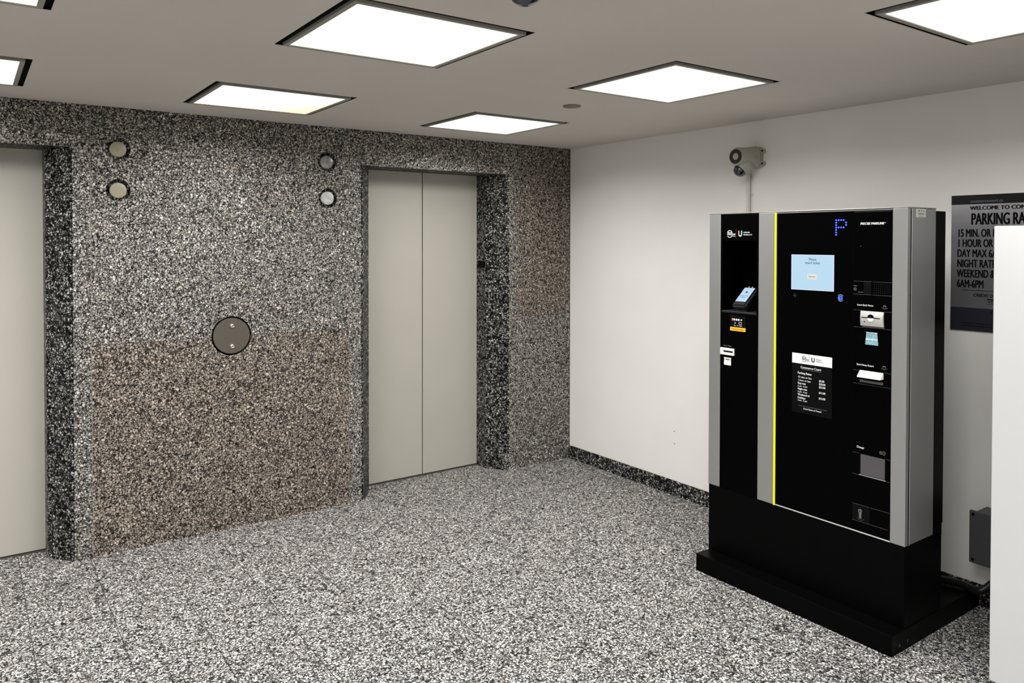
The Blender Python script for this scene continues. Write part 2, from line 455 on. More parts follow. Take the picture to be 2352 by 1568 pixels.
# plain piers: right corner, between doors two and three, far left
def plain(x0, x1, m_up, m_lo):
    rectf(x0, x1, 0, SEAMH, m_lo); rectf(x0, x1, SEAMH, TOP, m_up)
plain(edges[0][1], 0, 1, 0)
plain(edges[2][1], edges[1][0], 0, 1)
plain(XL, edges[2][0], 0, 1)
bmesh.ops.remove_doubles(bm, verts=bm.verts[:], dist=1e-5)
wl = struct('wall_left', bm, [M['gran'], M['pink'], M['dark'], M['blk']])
# thickness behind the stone so nothing shines through
bm = B()
spans = [(XL - .1, DO[2][0] - .58), (DO[2][0] + .58, DO[1][0] - .58), (DO[1][0] + .58, DO[0][0] - .58), (DO[0][0] + .58, .1)]
for a, b_ in spans: box(bm, a, b_, .14, .33, 0, H + .05)
box(bm, XL - .1, .1, .30, .34, 0, H + .05)
obj('backing', bm, M['blk'], wl)
bm = B()
for sl, s_r in edges:
    for x in (sl, s_r): box(bm, x - .0016, x + .0016, -.0006, .001, 0, H)
    box(bm, sl, sl + .082, -.0006, .001, HB - .001, HB + .0015); box(bm, s_r - .082, s_r, -.0006, .001, HB - .001, HB + .0015)
obj('grout_line', bm, M['grout'], wl)
bm = B()
for a, b_ in ((L_, PL[0] - hx), (PL[0] + hx, R_), (edges[0][1], 0), (edges[2][1], edges[1][0])):
    box(bm, a, b_, -.0006, .001, SEAMH - .0013, SEAMH + .0013)
obj('seam_line', bm, M['seam'], wl)

# elevator doors: two leaves each, in the recess
for k, (cx, hw) in enumerate(DO):
    d = bpy.data.objects.new('door_%d' % (k + 1), None); C.objects.link(d); d.location = (cx, .26, 0); d['kind'] = 'structure'
    for s in (-1, 1):
        bm = B()
        x0, x1 = (cx - .50, cx + .0075 - .0032) if s < 0 else (cx + .0075 + .0032, cx + .50)
        box(bm, x0, x1, .252, .29, .007, HB + .02, bev=.0015, seg=1)
        obj('door_leaf', bm, M['panel'], d)
    bm = B(); box(bm, cx - .5, cx + .5, .262, .295, 0, HB + .02); obj('door_gap', bm, M['blk'], d)
    bm = B(); box(bm, cx - .455, cx + .455, .236, .262, 0, .003); obj('sill', bm, M['plate'], d)

# --- white wall (plane x = 0) with a granite baseboard
bm = B(); box(bm, 0, .12, YN - .1, .0, 0, H + .05); wr = struct('wall_right', bm, M['white'])
bm = B()
for y, z in ((-1.05, .41), (-1.055, .33)): obj('screw_hole', cyl(B(), (0, y, z), (-1, 0, 0), .0035, .0008, 10), M['camdark'], wr)
bm = B(); box(bm, -.014, 0, YN, .0, 0, .094, bev=.003, seg=1); struct('baseboard_right', bm, M['dark'])
bm = B(); box(bm, -.0022, 0, -.0022, 0, .0, H); struct('trim_3', bm, M['seam'])
# walls beyond the frame
bm = B(); box(bm, XL - .1, .12, YN - .1, YN, 0, H + .05); struct('wall_front', bm, M['white'])
bm = B(); box(bm, XL - .1, XL, YN, .3, 0, H + .05); struct('wall_far', bm, M['white'])
bm = B(); box(bm, XL - .1, .12, YN - .1, .3, H + .12, H + .14); struct('roof_slab', bm, M['blk'])  # unseen black slab closing the space above the ceiling

# ---------------------------------------------------------------- ceiling lights
def ceiling_light(cx, cy, hy, label, aged=False):
    t = thing('ceiling_light', label, 'ceiling light', (cx, cy, H), 'square recessed ceiling lights')
    o_, i_ = .306, .289; dy = hy - HS; zb, zt = H - .006, H + .004
    bm = B()       # black backing above the opening; its colour stands for the gap's shade
    X, Y = HS + .02, hy + .02
    for a in ((-X, X, -Y, -Y + .004), (-X, X, Y - .004, Y), (-X, -X + .004, -Y, Y), (X - .004, X, -Y, Y)):
        box(bm, cx + a[0], cx + a[1], cy + a[2], cy + a[3], H + .0025, H + .012)
    box(bm, cx - X, cx + X, cy - Y, cy + Y, H + .011, H + .016)
    obj('housing', bm, M['blk'], t)
    bm = B()
    for a in ((-o_, o_, -o_ - dy, -i_ - dy), (-o_, o_, i_ + dy, o_ + dy), (-o_, -i_, -i_ - dy, i_ + dy), (i_, o_, -i_ - dy, i_ + dy)):
        box(bm, cx + a[0], cx + a[1], cy + a[2], cy + a[3], zb, zt)
    obj('frame', bm, M['fix'], t)
    bm = B(); box(bm, -i_, i_, -i_ - dy, i_ + dy, -.002, .002)
    d = obj('diffuser', bm, M['diffa'] if aged else M['diff']); d.location = (cx, cy, H - .001)
    d.parent = t; d.matrix_parent_inverse = Matrix.Translation((-cx, -cy, -H))
    ld = bpy.data.lights.new('tube_light', 'AREA'); ld.shape = 'RECTANGLE'; ld.size = 2 * i_ - (.22 if aged else .03); ld.size_y = 2 * (i_ + dy) - (.12 if aged else .03)
    ld.energy = LAMP_W; ld.spread = math.radians(SPREAD); ld.color = (1, .99, .975)
    lo = bpy.data.objects.new('tube_light', ld); C.objects.link(lo); lo.location = (cx - (.10 if aged else 0), cy - (.045 if aged else 0), H - .0075)
    lo.parent = t; lo.matrix_parent_inverse = Matrix.Translation((-cx, -cy, -H))
    return t
names = {(0, 0): 'square recessed ceiling light nearest the corner where granite meets white wall',
         (1, 0): 'square ceiling light by the granite wall with one yellowed corner of its cover',
         (0, 1): 'square recessed ceiling light in front of the payment machine, beside the small round ceiling plate',
         (1, 1): 'largest square recessed ceiling light at the top, left of the ceiling dome camera',
         (0, 2): 'square recessed ceiling light cut by the top right corner of the photo',
         (2, 0): 'square ceiling light at the left edge, above the granite header of the left elevator',
         (2, 1): 'square recessed ceiling light in the top left corner, only its corner in view'}
for i, cx in enumerate(cols):
    if i == 5: continue
    for j, cy in enumerate(rows):
        ceiling_light(cx, cy, .317 if j == 0 else HS, names.get((i, j), 'square recessed ceiling light farther along the ceiling, outside the photographed area'), (i, j) == (1, 0))

# ---------------------------------------------------------------- ceiling fittings
t = tag(obj('sprinkler_cover', lathe(B(), (-1.179, -1.428, H), (0, 0, -1), [(0, 0), (.044, 0), (.046, .002), (.046, .004), (.043, .006), (0, .006)], 40), M['cover'], smooth=True),
        'small flat brownish round cover plate on the ceiling', 'sprinkler cover')
DC = Vector((-2.484, -2.796, H))
t = thing('dome_camera', 'dark glass dome camera with bright rim on ceiling at the top edge', 'security camera', DC)
obj('base', lathe(B(), DC, (0, 0, -1), [(0, 0), (.055, 0), (.057, .004), (.057, .018), (.055, .024), (.050, .026), (0, .026)], 40), M['plast'], t, smooth=True)
obj('rim', ring(B(), DC + Vector((0, 0, -.026)), (0, 0, -1), .046, .055, .004, 40), M['chrome'], t, smooth=True)
obj('dome', lathe(B(), DC + Vector((0, 0, -.026)), (0, 0, -1), [(.046 * math.cos(a), .046 * math.sin(a) * .85) for a in [k * PI / 2 / 10 for k in range(10)]] + [(0, .039)], 40), M['navy'], t, smooth=True)

# ---------------------------------------------------------------- hall lanterns and plates on the granite
lab = ['beige round elevator lantern lens, upper of the pair beside the left elevator',
       'beige round elevator lantern lens, lower of the pair beside the left elevator',
       'grey-white moulded round elevator lantern, upper of the pair beside the right elevator',
       'bright white moulded round elevator lantern, lower of the pair beside the right elevator']
for k, ((x, z), lb) in enumerate(zip(LAN, lab)):
    t = thing('elevator_lantern', lb, 'elevator lantern', (x, .028, z), 'round elevator lanterns in the granite')
    bm = B(); ring(bm, (x, .0275, z), (0, -1, 0), .036, .0575, .008, 36)
    obj('recess_shade_ring', bm, M['dark'], t, smooth=True)  # dark ring added to stand for the shade inside the recess
    bm = B(); prof = [(.0405, 0), (.0405, .022), (.039, .0255), (.034, .027), (.020, .028), (.006, .0285)]
    prof += [(.005, .031), (0, .032)] if k != 1 else [(0, .0287)]
    lathe(bm, (x, .0275, z), (0, -1, 0), prof, 36)
    obj('lens', bm, M['beige'] if k < 2 else (M['lens'] if k == 3 else M['lensg']), t, smooth=True)
t = thing('call_button_plate', 'large dark round metal elevator call plate with two buttons on granite wall', 'call button', (PL[0], .03, PL[1]))
bm = B(); lathe(bm, (PL[0], .0295, PL[1]), (0, -1, 0), [(0, 0), (.098, 0), (.101, .003), (.101, .029), (.0995, .031), (0, .031)], 64)
obj('plate', bm, M['plate'], t, smooth=True)
for dz_ in (.058, -.058):
    b_ = obj('button', lathe(B(), (PL[0] + .001, -.0015, PL[1] + dz_), (0, -1, 0), [(0, 0), (.0125, 0), (.0125, .004), (.011, .006), (.0095, .0045), (.006, .006), (0, .0075)], 24), M['chrome'], t, smooth=True)
# little black fixing on the reveal beside the right elevator
bm = B(); box(bm, -.676, -.660, .150, .235, 1.440, 1.490, bev=.002)
box(bm, -.686, -.664, .150, .180, 1.440, 1.456, bev=.002)
tag(obj('door_bracket', bm, M['kblack']), 'tiny black bracket on the dark granite reveal right of the elevator doors', 'bracket')

# ---------------------------------------------------------------- camera and siren on the white wall
t = thing('wall_camera', 'beige wall camera with round dark-ringed horn and blue dome above the machine', 'security camera', (0, -1.655, 2.11))
bm = B(); cy_, cz_ = -1.655, 2.110
rings = []
for x, rx, rz, dy_, dz_, pw in ((-.168, .046, .047, 0, 0, 2), (-.160, .050, .051, 0, 0, 2), (-.13, .051, .052, 0, .001, 2), (-.08, .050, .054, -.002, .002, 2.4), (-.045, .052, .060, -.006, .002, 3), (-.028, .052, .062, -.008, .002, 3.5), (-.022, .047, .057, -.008, .002, 3.5)):
    rr = []
    for i in range(40):
        a = 2 * PI * i / 40; ca, sa = math.cos(a), math.sin(a)
        rr.append(bm.verts.new((x, cy_ + dy_ + rx * math.copysign(abs(ca) ** (2 / pw), ca), cz_ + dz_ + rz * math.copysign(abs(sa) ** (2 / pw), sa))))
    rings.append(rr)
for a, b_ in zip(rings, rings[1:]):
    for i in range(40):
        j = (i + 1) % 40; bm.faces.new((a[i], a[j], b_[j], b_[i]))
bm.faces.new(rings[0]); bm.faces.new(rings[-1][::-1]); bmesh.ops.recalc_face_normals(bm, faces=bm.faces[:])
body = obj('housing', bm, M['cambody'], t, smooth=True)
bm = B(); ring(bm, (-.168, cy_, cz_), (-1, 0, 0), .019, .041, .002, 40)
h_ = obj('horn_ring', bm, M['camdark'], t, smooth=True)
obj('horn_centre', lathe(B(), (-.167, cy_, cz_), (-1, 0, 0), [(0, 0), (.0195, 0), (.0195, .003), (.016, .006), (.010, .0045), (0, .0045)], 32), M['cambody'], t, smooth=True)
bm = B(); box(bm, -.022, -.001, cy_ - .062, cy_ + .045, cz_ - .056, cz_ + .058, bev=.009)
for dz_ in (.036, -.036): cyl(bm, (-.001, cy_ - .066, cz_ + dz_), (-1, 0, 0), .013, .018, 20, bev=.002)
cyl(bm, (-.05, cy_ - .050, cz_ - .002), (-1, 0, 0), .014, .018, 20, bev=.002)
br = obj('mounting_bracket', bm, M['cambody'], t, smooth=True)
bm = B()
for p_ in ((-.019, cy_ - .066, cz_ + .036), (-.019, cy_ - .066, cz_ - .036), (-.068, cy_ - .050, cz_ - .002)):
    obj('screw', cyl(B(), p_, (-1, 0, 0), .0055, .0015, 12), M['blk'], br)
# swivel housing beneath with the smoked dome
bm = B(); bmesh.ops.create_uvsphere(bm, u_segments=32, v_segments=18, radius=.050, matrix=Matrix.Translation((-.094, cy_ - .004, 2.056)) @ Matrix.Diagonal((1.12, .98, .98, 1)))
hs = obj('swivel_housing', bm, M['cambody'], t, smooth=True)
bm = B(); bmesh.ops.create_uvsphere(bm, u_segments=32, v_segments=18, radius=.038, matrix=Matrix.Translation((-.119, cy_ + .006, 2.036)))
obj('dome', bm, M['navy'], hs, smooth=True)

bm = B(); cyl(bm, (-.0135, -1.624, .9), (0, 0, 1), .0118, 2.035 - .9, 20)
for z in (1.9, 1.3): 
    box(bm, -.003, 0, -1.646, -1.602, z - .007, z + .007)
tag(obj('conduit_pipe', bm, M['pipe'], smooth=True), 'thin white conduit pipe running down the wall from the camera', 'conduit')

# ---------------------------------------------------------------- parking payment machine
KF = -.6685; KY0, KY1 = -2.886, -1.893; KZ0, KZ1 = .414, 1.765
K = thing('parking_payment_machine', 'black and silver parking payment machine with yellow strip and lit screens on black plinth', 'payment machine', (-.40, -2.39, 0))
bm = B(); box(bm, -.761, -.016, -2.886, -1.897, 0, .084, bev=.002)
pl = obj('plinth', bm, M['kblack'], K)
bm = B()
for x, z in ((-.70, .030), (-.64, .031)): obj('scratch', box(B(), x - .001, x + .001, -2.8864, -2.8858, z - .006, z + .006), M['inkg'], pl)
bm = B(); box(bm, KF + .003, -.366, KY0 + .002, KY1 - .001, .0845, KZ0, bev=.002)
box(bm, -.442, -.366, KY0 + .002, KY1 - .001, .40, .4465)
obj('pedestal', bm, M['kblack'], K)
# rear body
bm = B(); box(bm, -.442, -.358, KY0 + .001, KY1 - .001, .4475, 1.758, bev=.003); obj('rear_body', bm, M['kblack'], K)
# silver housing, hollow in front of the card bay
bm = B()
box(bm, KF + .030, -.4425, KY0, -2.21, KZ0, KZ1, bev=.003)
box(bm, KF + .030, -.4425, KY1 - .006, KY1, KZ0, KZ1, bev=.002)
box(bm, KF + .030, -.4425, -2.215, KY1 - .004, KZ0, 1.27); box(bm, KF + .030, -.4425, -2.215, KY1 - .004, 1.64, KZ1)
box(bm, -.50, -.4425, -2.215, KY1 - .004, 1.265, 1.645)
hsg = obj('housing', bm, M['silver'], K)
bm = B(); box(bm, KF + .024, KF + .0285, KY0 - .0006, KY0 + .004, KZ0 + .001, KZ1 - .002); obj('edge_seal', bm, M['blk'], hsg)
bm = B(); box(bm, KF + .0287, KF + .0320, KY0 - .0012, KY0 + .004, KZ0, KZ1 - .001); obj('bright_edge', bm, M['silverb'], hsg)
# top cap line
bm = B(); box(bm, KF - .001, -.443, KY0 - .001, KY1 + .001, KZ1 + .0002, KZ1 + .0045, bev=.001); cap_ = obj('top_cap', bm, M['silver'], K)
# front strips
def strip(y0, y1, z0=KZ0):
    bm = B(); box(bm, KF, KF + .024, y0, y1, z0, KZ1, bev=.0022); return obj('silver_strip', bm, M['silver'], K)
strip(-1.962, KY1); strip(-2.272, -2.1855); strip(KY0, -2.8245)
bm = B(); box(bm, KF - .002, KF + .02, -2.2828, -2.2742, KZ0 - .001, KZ1 - .001, bev=.001); obj('yellow_strip', bm, M['yellow'], K)
# card bay door: black front around an opening
bm = B(); X0, X1 = KF + .002, KF + .026; ya, yb = -2.184, -1.963
box(bm, X0, X1, ya, yb, 1.636, KZ1 - .003); box(bm, X0, X1, ya, yb, KZ0 - .002, 1.287)
box(bm, X0, X1, ya, ya + .011, 1.287, 1.636); box(bm, X0, X1, yb - .011, yb, 1.287, 1.636)
bay = obj('card_panel', bm, M['kglass'], K)
bm = B()
box(bm, X1, -.505, ya + .005, ya + .009, 1.287, 1.636); box(bm, X1, -.505, yb - .009, yb - .005, 1.287, 1.636)
box(bm, -.509, -.505, ya + .009, yb - .009, 1.287, 1.636); box(bm, X1, -.509, ya + .009, yb - .009, 1.632, 1.636)
obj('bay_lining', bm, M['kglass'], bay)
bm = B(); box(bm, KF - .001, -.51, ya + .0095, yb - .0095, 1.283, 1.293, bev=.001)
sh = obj('shelf', bm, M['kdark'], bay)
bm = B(); box(bm, KF - .0018, KF - .0008, ya + .011, yb - .011, 1.2895, 1.2925); obj('shelf_lip', bm, M['inkd'], bay)
# card terminal leaning back on the shelf
T = obj('card_terminal', B(), M['kdark'], K)
ang = math.atan2(.0625, .074)          # lean of the face from horizontal
def tm(u, v, d):   # u across (towards -y), v up the face, d outwards
    f = Vector((math.cos(ang), 0, math.sin(ang))); n = Vector((-math.sin(ang), 0, math.cos(ang)))
    return Vector((-.652, -2.0405, 1.342)) + f * v + n * d + Vector((0, -u, 0))
def tbox(bm, u0, u1, v0, v1, d0, d1, bev=0):
    r = bmesh.ops.create_cube(bm, size=1); vs = r['verts']
    for v in vs:
        v.co = tm((u0 + u1) / 2 + v.co.x * (u1 - u0), (v0 + v1) / 2 + v.co.y * (v1 - v0), (d0 + d1) / 2 + v.co.z * (d1 - d0))
    if bev: bmesh.ops.bevel(bm, geom=list(set(e for v in vs for e in v.link_edges)), offset=bev, segments=3, affect='EDGES')
    bmesh.ops.recalc_face_normals(bm, faces=bm.faces[:])
    return bm
bm = B(); tbox(bm, -.010, .070, -.030, .108, -.030, -.001, .008)
bm2 = bmesh.new(); bm.to_mesh(T.data); bm.free(); bm2.free()
bm = B(); yzp = [(-.645, 1.2935), (-.555, 1.2935), (-.555, 1.385), (-.64, 1.318)]
a = [bm.verts.new((x, -2.042, z)) for x, z in yzp]; b_ = [bm.verts.new((x, -2.100, z)) for x, z in yzp]
for i in range(4): bm.faces.new((a[i], a[(i + 1) % 4], b_[(i + 1) % 4], b_[i]))
bm.faces.new(a[::-1]); bm.faces.new(b_); bmesh.ops.recalc_face_normals(bm, faces=bm.faces[:])
obj('cradle', bm, M['kdark'], T)
bm = B(); tbox(bm, 0, .0590, 0, .0955, -.002, 0); obj('screen_border', bm, M['screenedge'], T)
bm = B(); tbox(bm, .0028, .0562, .0035, .092, -.001, .0006); obj('screen', bm, M['screen'], T)
TF = Matrix((Vector((0, -1, 0)), Vector((math.cos(ang), 0, math.sin(ang))), Vector((-math.sin(ang), 0, math.cos(ang))))).transposed().to_4x4()
bm = B(); text(bm, 'Tap, insert or swipe', tm(.0295, .036, .0010), TF, .0062, 'CENTER')
text(bm, 'Parking Rates', tm(.0295, .026, .0010), TF, .0055, 'CENTER')
mm_ = Matrix.Translation(tm(.0295, .064, .0012))
r_ = bmesh.ops.create_circle(bm, cap_ends=True, segments=20, radius=.0065, matrix=mm_ @ TF)
obj('lettering', bm, mat('dark_teal_print', sr(20, 70, 90), .5), T)
bm = B()
for u in (.020, .040): 
    cyl(bm, tm(u, .102, -.002), tm(0, 0, 1) - tm(0, 0, 0), .0028, .002, 10)
obj('indicator', bm, M['ink'], T)

# logo on the card panel and the printed marks
D0 = KF + .0012
def kp(y, z, d=0.0): return (KF + .0016 - d, y, z)
def krect(bm, y0, y1, z0, z1, th=.0006, x=KF + .0022, mi=0): return box(bm, x - th, x, y0, y1, z0, z1, mi=mi)
def logo_pair(parent, yc, zc, s, mats, xface):
    """arc-framed word mark, divider line, U mark and two small words; yc is the divider"""
    fr = NX
    def P(u, v): return (xface - .0004, yc - u * s, zc + v * s)
    bm = B()
    for a0, a1, vo in ((.16 * PI, .84 * PI, .06), (1.16 * PI, 1.84 * PI, -.06)):
        m0 = len(bm.verts)
        ring(bm, P(-.80, vo), (-1, 0, 0), .27 * s, .33 * s, .0004, 16, a0, a1)
    text(bm, 'PRECISE', P(-1.12, .06), fr, .20 * s, 'LEFT', .95, weight=.004 * s)
    text(bm, 'PARKLINK', P(-1.14, -.13), fr, .24 * s, 'LEFT', .95, .25, weight=.004 * s)
    text(bm, 'NATIONAL', P(-.62, -.28), fr, .11 * s, 'LEFT', 1.0)
    text(bm, 'URBAN', P(.92, .07), fr, .19 * s, 'LEFT', 1.0, sp=1.35, weight=.004 * s)
    text(bm, 'MOBILITY', P(.92, -.17), fr, .19 * s, 'LEFT', 1.0, sp=1.35, weight=.004 * s)
    obj('lettering', bm, mats[0], parent)
    bm = B(); box(bm, xface - .0005, xface, yc - .012 * s, yc + .012 * s, zc - .55 * s, zc + .55 * s); obj('divider', bm, mats[1], parent)
    # the U: left limb, bottom, right limb
    segs = [(mats[2], 'a'), (mats[3], 'b'), (mats[4], 'c')]
    for m_, k in segs:
        bm = B(); cu, cvv, ro, ri = .52, -.05, .24, .11
        if k == 'a':
            ring(bm, P(cu, cvv), (-1, 0, 0), ri * s, ro * s, .0005, 8, PI, 1.3 * PI)
            box(bm, xface - .0009, xface - .0004, yc - (cu - ri) * s, yc - (cu - ro) * s, zc + cvv * s, zc + .32 * s)
        elif k == 'b': ring(bm, P(cu, cvv), (-1, 0, 0), ri * s, ro * s, .0005, 8, 1.3 * PI, 1.5 * PI)
        else:
            ring(bm, P(cu, cvv), (-1, 0, 0), ri * s, ro * s, .0005, 12, 1.5 * PI, 2 * PI)
            box(bm, xface - .0009, xface - .0004, yc - (cu + ro) * s, yc - (cu + ri) * s, zc + cvv * s, zc + .32 * s)
        obj('logo_mark', bm, m_, parent)
logo_pair(bay, -2.054, 1.668, .047, (M['ink'], M['inkd'], M['red'], M['cream'], M['teal']), KF + .002)
# payment sticker below the shelf
bm = B(); krect(bm, -2.112, -2.022, 1.2165, 1.273); st = obj('payment_sticker', bm, M['label'], K)
bm = B()
for i, y in enumerate((-2.047, -2.060, -2.073, -2.088)): cyl(bm, (KF + .0018, y, 1.2525), (-1, 0, 0), .0052 if i < 3 else .004, .0008, 16)
text(bm, 'Tap', (KF + .0012, -2.043, 1.2215), NX, .008, 'LEFT'); text(bm, 'or', (KF + .0012, -2.061, 1.2215), NX, .008, 'LEFT'); text(bm, 'Insert', (KF + .0012, -2.074, 1.2215), NX, .008, 'LEFT')
ring(bm, (KF + .0018, -2.050, 1.236), (-1, 0, 0), .0035, .0048, .0006, 12, -.25 * PI, .4 * PI); ring(bm, (KF + .0018, -2.046, 1.236), (-1, 0, 0), .0035, .0048, .0006, 12, -.25 * PI, .4 * PI)
for a in ((-2.089, -2.074, 1.2405, 1.2420), (-2.089, -2.074, 1.2300, 1.2315), (-2.075, -2.0735, 1.23, 1.242), (-2.0895, -2.088, 1.23, 1.242)): krect(bm, *a, th=.001)
obj('lettering', bm, M['ink'], st)
bm = B(); krect(bm, -2.041, -2.032, 1.247, 1.2505, th=.001); krect(bm, -2.041, -2.032, 1.252, 1.258, th=.001); obj('card_logo', bm, M['tan'], st)
bm = B(); krect(bm, -2.112, -2.022, 1.1975, 1.2155, th=.0008); og = obj('orange_sticker', bm, M['orange'], K)
bm = B(); text(bm, 'Tap, Insert or Swipe', (KF + .001, -2.067, 1.204), NX, .0085, 'CENTER'); obj('lettering', bm, mat('brown_print', sr(120, 60, 5), .5), og)
# ticket reader
bm = B(); box(bm, KF - .006, KF + .003, -2.049, -1.9675, 1.0755, 1.1095, bev=.0015)
tk = obj('ticket_slot', bm, M['plast'], K)
bm = B(); box(bm, KF - .0068, KF - .0059, -2.0445, -1.990, 1.090, 1.0975)
obj('slot', bm, M['blk'], tk)
bm = B(); quad(bm, [(KF - .0063, -1.973, 1.103), (KF - .0063, -1.990, 1.091), (KF - .0063, -1.990, 1.097)]); 
box(bm, KF - .0064, KF - .0060, -2.044, -1.974, 1.1025, 1.1032); obj('slot_shade', bm, mat('pale_grey_relief', sr(170, 170, 168), .5), tk)
bm = B(); text(bm, 'Insert Ticket', (KF + .0013, -2.007, 1.1175), NX, .0085, 'CENTER', 1.05); 
obj('lettering', bm, M['inkg'], bay)
bm = B(); yzprism(bm, [(-1.986, 1.063), (-2.030, 1.063), (-2.030, 1.060), (-2.0275, 1.058), (-2.029, 1.030), (-2.027, 1.0255), (-1.988, 1.0255), (-1.986, 1.030), (-1.988, 1.058), (-1.986, 1.060)], KF + .0008, KF + .0018)
ti = obj('ticket_picture', bm, M['plast'], K)
bm = B(); text(bm, 'TICKET', (KF + .0006, -2.0085, 1.0500), NX, .0085, 'CENTER', .95, weight=.0004); obj('lettering', bm, M['inkk'], ti)

# screen door panel
bm = B(); box(bm, KF + .001, KF + .026, -2.657, -2.2845, KZ0 + .006, KZ1 - .006); mp = obj('screen_panel', bm, M['kglass'], K)
bm = B(); box(bm, KF, KF + .026, -2.8240, -2.2845, KZ0 + .0005, KZ0 + .0055)
obj('bottom_trim', bm, M['silverb'], K)
bm = B(); box(bm, KF + .000, KF + .026, -2.8240, -2.2845, KZ1 - .0055, KZ1 - .002); obj('top_trim', bm, M['silver'], K)
XB = KF + .001
bm = B(); box(bm, XB - .0008, XB, -2.5705, -2.3615, 1.416, 1.573); sb = bm
bm = B(); box(bm, XB - .0016, XB - .0008, -2.5660, -2.3660, 1.4205, 1.5695); sc = obj('screen', bm, M['screen'], K); obj('screen_border', sb, M['screenedge'], sc)
bm = B(); text(bm, 'Please', (XB - .002, -2.4685, 1.5475), NX, .0165, 'CENTER', .9); text(bm, 'insert ticket', (XB - .002, -2.4685, 1.5320), NX, .0165, 'CENTER', .9)
text(bm, 'Information', (XB - .0024, -2.4665, 1.4740), NX, .0075, 'CENTER', .9)
obj('lettering', bm, mat('dark_blue_print', sr(45, 60, 80), .5), sc)
bm = B(); box(bm, XB - .0021, XB - .0016, -2.490, -2.443, 1.4640, 1.4885, bev=.0); obj('screen_button', bm, M['screenbtn'], sc)
# blue dotted P
dots = [(0, i) for i in range(7)] + [(1, 0), (2, 0), (3, 0), (1, 3), (2, 3), (3, 3), (4, 1), (4, 2)]
P_ = obj('led_sign', B(), M['led'], K); bm = B(); bmc = B()
for u, v in dots:
    p_ = (XB + .0004, -2.5785 - u * .0114, 1.7225 - v * .0104)
    cyl(bm, p_, (-1, 0, 0), .0042, .0008, 12); cyl(bmc, (p_[0] - .0008, p_[1], p_[2]), (-1, 0, 0), .0022, .0004, 10)
bm.to_mesh(P_.data); bm.free(); obj('led_core', bmc, M['ledcore'], P_)
# lens, call button
bm = B(); ring(bm, (XB, -2.378, 1.389), (-1, 0, 0), .0075, .0088, .0006, 20, -.5 * PI, .6 * PI); krect(bm, -2.382, -2.373, 1.3875, 1.391, x=XB + .0006, th=.0009)
obj('symbol', bm, M['inkd'], mp)
bm = B(); cyl(bm, (XB, -2.6015, 1.391), (-1, 0, 0), .0105, .0022, 28, bev=.0005); cb = obj('call_button', bm, M['call'], K, smooth=True)
bm = B(); ring(bm, (XB - .0022, -2.6015, 1.391), (-1, 0, 0), .0078, .0094, .0004, 24); ring(bm, (XB - .0022, -2.5995, 1.393), (-1, 0, 0), .0035, .0052, .0004, 12, .9 * PI, 1.7 * PI)
obj('symbol', bm, M['ledcore'], cb)
bm = B()
for a0, a1 in ((.2 * PI, .8 * PI), (1.2 * PI, 1.8 * PI)): ring(bm, (XB, -2.6015, 1.391), (-1, 0, 0), .0128, .0155, .0006, 20, a0, a1)
krect(bm, -2.5865, -2.5845, 1.390, 1.392, x=XB + .0004)
obj('symbol', bm, M['inkg'], mp)
# rate label
bm = B(); box(bm, XB - .0006, XB, -2.5650, -2.3690, .8650, 1.086); lb = obj('rate_label', bm, M['label'], K)
bm = B(); box(bm, XB - .0008, XB, -2.5650, -2.3690, 1.086, 1.131); lh = obj('label_header', bm, M['paper'], lb)
logo_pair(lb, -2.4565, 1.1085, .034, (M['inkg'], M['inkg'], M['camdark'], M['camdark'], M['jbox']), XB - .0008)
bm = B(); X_ = XB - .001
def lt(s, y, z, size, al='LEFT', wgt=.0, xs=.9, b__=None): text(bm, s, (X_, y, z), NX, size, al, xs, weight=wgt)
lt('Commerce Court', -2.463, 1.0655, .0150, 'CENTER', .0002, .92)
lt('Parking Rates', -2.398, 1.0395, .0140, wgt=.0003)
for s, z, bold in (('15 mins or less', 1.0220, 0), ('1 hour or less', 1.0075, 0), ('Day max', .9940, 1), ('6 am - 6 pm', .9820, -1), ('Night rate', .9685, 1), ('6 pm - 6 am', .9565, -1),
                   ('Weekends &', .9430, 1), ('Holidays', .9290, 1), ('6 am - 6 pm', .9180, -1)):
    lt(s, -2.399, z, .0108 if bold < 0 else .0125, wgt=.0003 if bold == 1 else 0)
for s, z in (('$5.00', 1.0170), ('$20.00', 1.0035), ('$33.00', .9900), ('$12.00', .9655), ('$12.00', .9410)): lt(s, -2.5035, z, .0125, wgt=.0002)
lt('Event Rates as Posted', -2.472, .8835, .0110, 'CENTER')
obj('lettering', bm, M['ink'], lb)
bm = B(); box(bm, X_ - .0002, X_ + .0004, -2.5430, -2.4030, .8970, .8978); box(bm, X_ - .0002, X_ + .0004, -2.512, -2.416, 1.0600, 1.0607); obj('rule_line', bm, M['inkg'], lb)

# right column of modules
bm = B(); box(bm, KF + .0012, KF + .026, -2.8235, -2.6578, KZ0 + .006, KZ1 - .006); col = obj('module_panel', bm, M['kglass'], K)
XC = KF + .0012
bm = B()
for ya, yb, z in ((-2.820, -2.662, 1.755), (-2.738, -2.660, 1.466), (-2.823, -2.743, 1.4655), (-2.738, -2.660, 1.4115), (-2.823, -2.743, 1.4115), (-2.692, -2.661, 1.3455), (-2.822, -2.794, 1.3455), (-2.822, -2.662, 1.2745),
                  (-2.686, -2.662, 1.094), (-2.823, -2.797, 1.097), (-2.823, -2.662, 1.038), (-2.690, -2.662, .747), (-2.823, -2.806, .747), (-2.692, -2.662, .656), (-2.823, -2.806, .656), (-2.736, -2.662, .531), (-2.823, -2.742, .531), (-2.815, -2.662, .461)):
    box(bm, XC - .0005, XC + .0002, ya, yb, z - .0008, z + .0008)
obj('joint_line', bm, M['inkd'], col)
bm = B(); box(bm, XC - .0004, XC, -2.6584, -2.6578, .43, 1.757); obj('joint_line', bm, M['label'], col)
